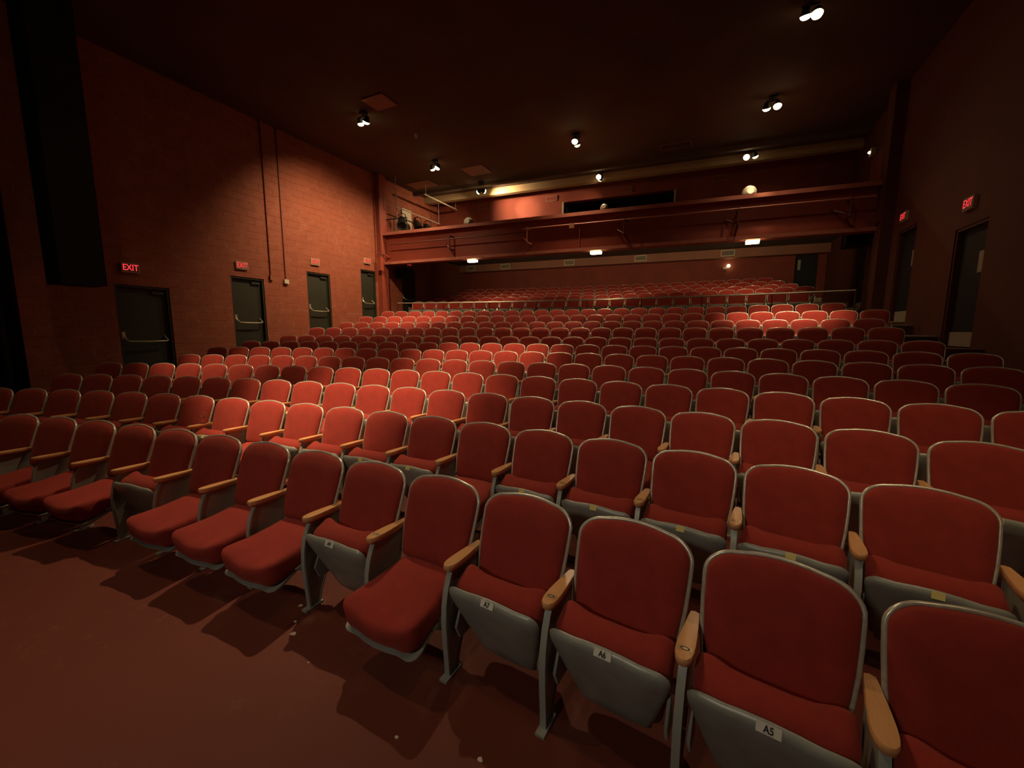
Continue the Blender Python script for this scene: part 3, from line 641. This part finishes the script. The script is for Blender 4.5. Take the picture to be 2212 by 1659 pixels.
def mesh_armrest():
    P = [(.017, .085), (.021, .12), (.026, .18), (.031, .24), (.034, .30), (.033, .345), (.027, .375), (.015, .393)]
    ol = [(0, .078)] + P + [(0, .398)] + [(-x, d) for x, d in P[::-1]]
    b = MB(); rr = []
    for sc, h in ((.80, -.034), (.94, -.028), (1.0, -.014), (1.0, -.007), (.93, 0.0), (.4, .001)):
        rr.append([(x * sc, .25 - (.24 + (d - .24) * (1 - (1 - sc) * .3)), .588 + .05 * (d - .08) + h) for x, d in ol])
    return b.rings(rr).mesh('armrest', [M['wood']], True, 50)
def mesh_plaque():
    b = MB(); z = lambda d: .588 + .05 * (d - .08) + .0025
    c = [(-.026, .322), (.026, .322), (.026, .350), (-.026, .350)]
    b.add([(x, .25 - d, z(d)) for x, d in c], [(0, 1, 2, 3)])
    ring = [(.012 * math.cos(a), .336 + .007 * math.sin(a)) for a in [2*PI*k/16 for k in range(16)]]
    ring2 = [(x * 1.35, .336 + (d - .336) * 1.5) for x, d in ring]
    vs = [(x, .25 - d, z(d) + .0006) for x, d in ring + ring2]
    b.add(vs, [(i, (i+1) % 16, 16 + (i+1) % 16, 16 + i) for i in range(16)], 1)
    return b.mesh('plaque', [M['plaque'], M['ink']])
me_back, me_shell, me_trim = mesh_backrest(), mesh_shell(), mesh_trim()
me_cush = {u: mesh_cushion(u) for u in (0, 1)}; me_pan = {u: mesh_pan(u) for u in (0, 1)}
me_std, me_arm, me_plq = mesh_standard(), mesh_armrest(), mesh_plaque()
me_tags = {t: mesh_tag(t, 1, M['white_tag']) for t in ('A9', 'A7', 'A6', 'A5')}
me_yel = mesh_tag('', 1, M['yellow_tag'], .022)

def make_seat(loc, rz, up, label, group, left=False, tagm=None, plaque=False):
    r = root('theater_seat', loc, label, 'seat', group, rz)
    put('backrest', me_back, r)
    sh = put('back_shell', me_shell, r); put('trim', me_trim, sh)
    put('seat_cushion', me_cush[up], r)
    pn = put('seat_pan', me_pan[up], r)
    if tagm: put('number_label', tagm, pn)
    for k, xo in enumerate((.275, -.275) if left else (.275,)):
        put('side_standard', me_std, r, (xo, 0, 0))
        ar = put('armrest', me_arm, r, (xo, 0, 0))
        if plaque and k == 0: put('number_plaque', me_plq, ar)
    return r
ORD = ['front row', 'second row from the front', 'third row from the front', 'fourth row from the front', 'fifth row from the front', 'sixth row from the front', 'seventh row from the front', 'eighth row from the front', 'fourth row before the rail', 'third row before the rail', 'second row before the rail', 'last row before the rail']
NUM = ['first', 'second', 'third', 'fourth', 'fifth', 'sixth', 'seventh', 'eighth', 'ninth', 'tenth', 'eleventh', 'twelfth', 'thirteenth', 'fourteenth', 'fifteenth', 'sixteenth', 'seventeenth', 'eighteenth', 'nineteenth', 'twentieth', 'twenty-first', 'twenty-second', 'twenty-third', 'twenty-fourth', 'twenty-fifth', 'twenty-sixth', 'twenty-seventh', 'twenty-eighth']
DOWN = {0: {-2, -1, 0, 1, 2, 3, 5, 6, 7, 9}, 1: {8, 13}, 2: {9, 16}}
ATAG = {8: 'A9', 10: 'A7', 11: 'A6', 12: 'A5'}
def seat_frame(Rv, ang):
    """world position of the seat origin and its heading"""
    th = ang - YAW                                 # bearing from +Y toward +X, arcs measured in the camera's heading
    r0 = Rv - .25
    return (CX + r0 * math.sin(th), CY + r0 * math.cos(th)), -th
def screen_x(x, y, z):
    v = cam.matrix_world.inverted() @ Vector((x, y, z)); return 1106 + FPX * v.x / max(-v.z, .01)
count = 0
for i in range(12):
    n = LO[i]; k = 0
    while True:
        (x, y), rz = seat_frame(RR[i], PH[i] + n * S / RR[i])
        sx = screen_x(x, y, ZF[i] + .8)
        if x > 3.32 or sx > 2340: break
        if sx < -75 and i < 3: n += 1; LO[i] = n; continue
        up = 0 if n in DOWN.get(i, ()) else 1
        st = 'folded up' if up else 'folded down'
        if i == 0 and n in ATAG: lab = 'red theater seat folded up in the front row, white label %s' % ATAG[n]
        else: lab = 'red seat %s, %s, %s from the left end' % (st, ORD[i], NUM[k])
        tg = me_tags[ATAG[n]] if (i == 0 and n in ATAG) else (me_yel if i in (1, 2) and up else None)
        make_seat((x, y, ZF[i]), rz, up, lab, 'seats in the ' + ORD[i], left=(n == LO[i]), tagm=tg, plaque=(i == 0 and n in (10, 8, 11)) or (i == 1 and n in (14, 15, 16)))
        count += 1; n += 1; k += 1
print('seats', count)

# rear block beyond the rail: the remaining seats as one object
b = MB(); mats = [M['fabric'], M['metal'], M['rim'], M['wood']]
def merge(me, mi_map, mw, cx=0):
    vs = [tuple(mw @ Vector((v.co.x + cx, v.co.y, v.co.z))) for v in me.vertices]; o = len(b.v); b.v += vs
    for p in me.polygons: b.f.append(tuple(j + o for j in p.vertices)); b.m.append(mi_map[p.material_index])
for i, Rv in enumerate(RB):
    n0 = math.asin((-11.25 - CX) / Rv); step = S / Rv; a = n0 + (i % 2) * step * .5; first = True
    while CX + Rv * math.sin(a) < 2.75 - .1 * i:
        r0 = Rv - .25
        mw = Matrix.Translation((CX + r0 * math.sin(a), CY + r0 * math.cos(a), ZB[i])) @ Matrix.Rotation(-a, 4, 'Z')
        merge(me_back, [0], mw); merge(me_shell, [1], mw); merge(me_trim, [2], mw); merge(me_cush[1], [0], mw); merge(me_pan[1], [1], mw)
        merge(me_std, [1, 2], mw, .275); merge(me_arm, [3], mw, .275)
        if first: merge(me_std, [1, 2], mw, -.275); merge(me_arm, [3], mw, -.275); first = False
        a += step
me = b.mesh('theater_seats', mats, True, 50)
tag(put('rear_theater_seats', me), 'dim block of rear seats in five rows beyond the rail under the balcony', 'seats', kind='stuff')

# ------------------------------------------------------------------ small things
# stemmed glass on an armrest of the second row
(gx, gy), grz = seat_frame(RR[1], PH[1] + 6.5 * S / RR[1])
gp = Matrix.Translation((gx, gy, ZF[1])) @ Matrix.Rotation(grz, 4, 'Z') @ Vector((0, .25 - .22, .597))
g = MB().lathe([(.001, .004), (.033, .002), (.034, 0.0), (.033, .004), (.006, .008), (.004, .02), (.004, .055), (.012, .064), (.032, .085), (.040, .11), (.038, .135), (.0365, .135), (.038, .11), (.030, .088), (.010, .068), (.001, .066)], (0, 0, 0), (0, 0, 1), 24)
tag(put('wine_glass', g.mesh('wine_glass', [M['glass']], True, 60), loc=gp + Vector((0, 0, .003))), 'clear stemmed wine glass standing on a second row armrest', 'glass')
scr = [(-2.06, 1.35, .028, .022, 'white paper scrap on the floor between seat shadows', .5), (-2.24, 1.53, .02, .018, 'tiny white scrap beside the front leg of a standard', 1.2),
       (-1.11, 1.15, .014, .012, 'small pale scrap on open floor, lower middle', .2), (-.74, 1.23, .016, .02, 'pale scrap on the floor nearest the folded front seats', .9),
       (-1.80, 1.25, .007, .007, 'single white speck on the floor by the lowered seat', 0), (-2.14, 1.42, .016, .014, 'greyish crumb just behind the white paper scrap', .3)]
for x, y, a, c, nm, rz in scr:
    a *= .6; c *= .6
    bb = MB(); pts = [(a * math.cos(t) * (1 + .25 * math.sin(3*t + x)), c * math.sin(t) * (1 + .2 * math.cos(2*t + y))) for t in [2*PI*k/9 for k in range(9)]]
    bb.rings([[(p, q, .0005) for p, q in pts], [(p, q, .003 + .002 * math.sin(7*p)) for p, q in pts]])
    tag(put('paper_scrap', bb.mesh('scrap', [M['paper']]), loc=(x, y, 0), rz=rz), nm, 'litter')
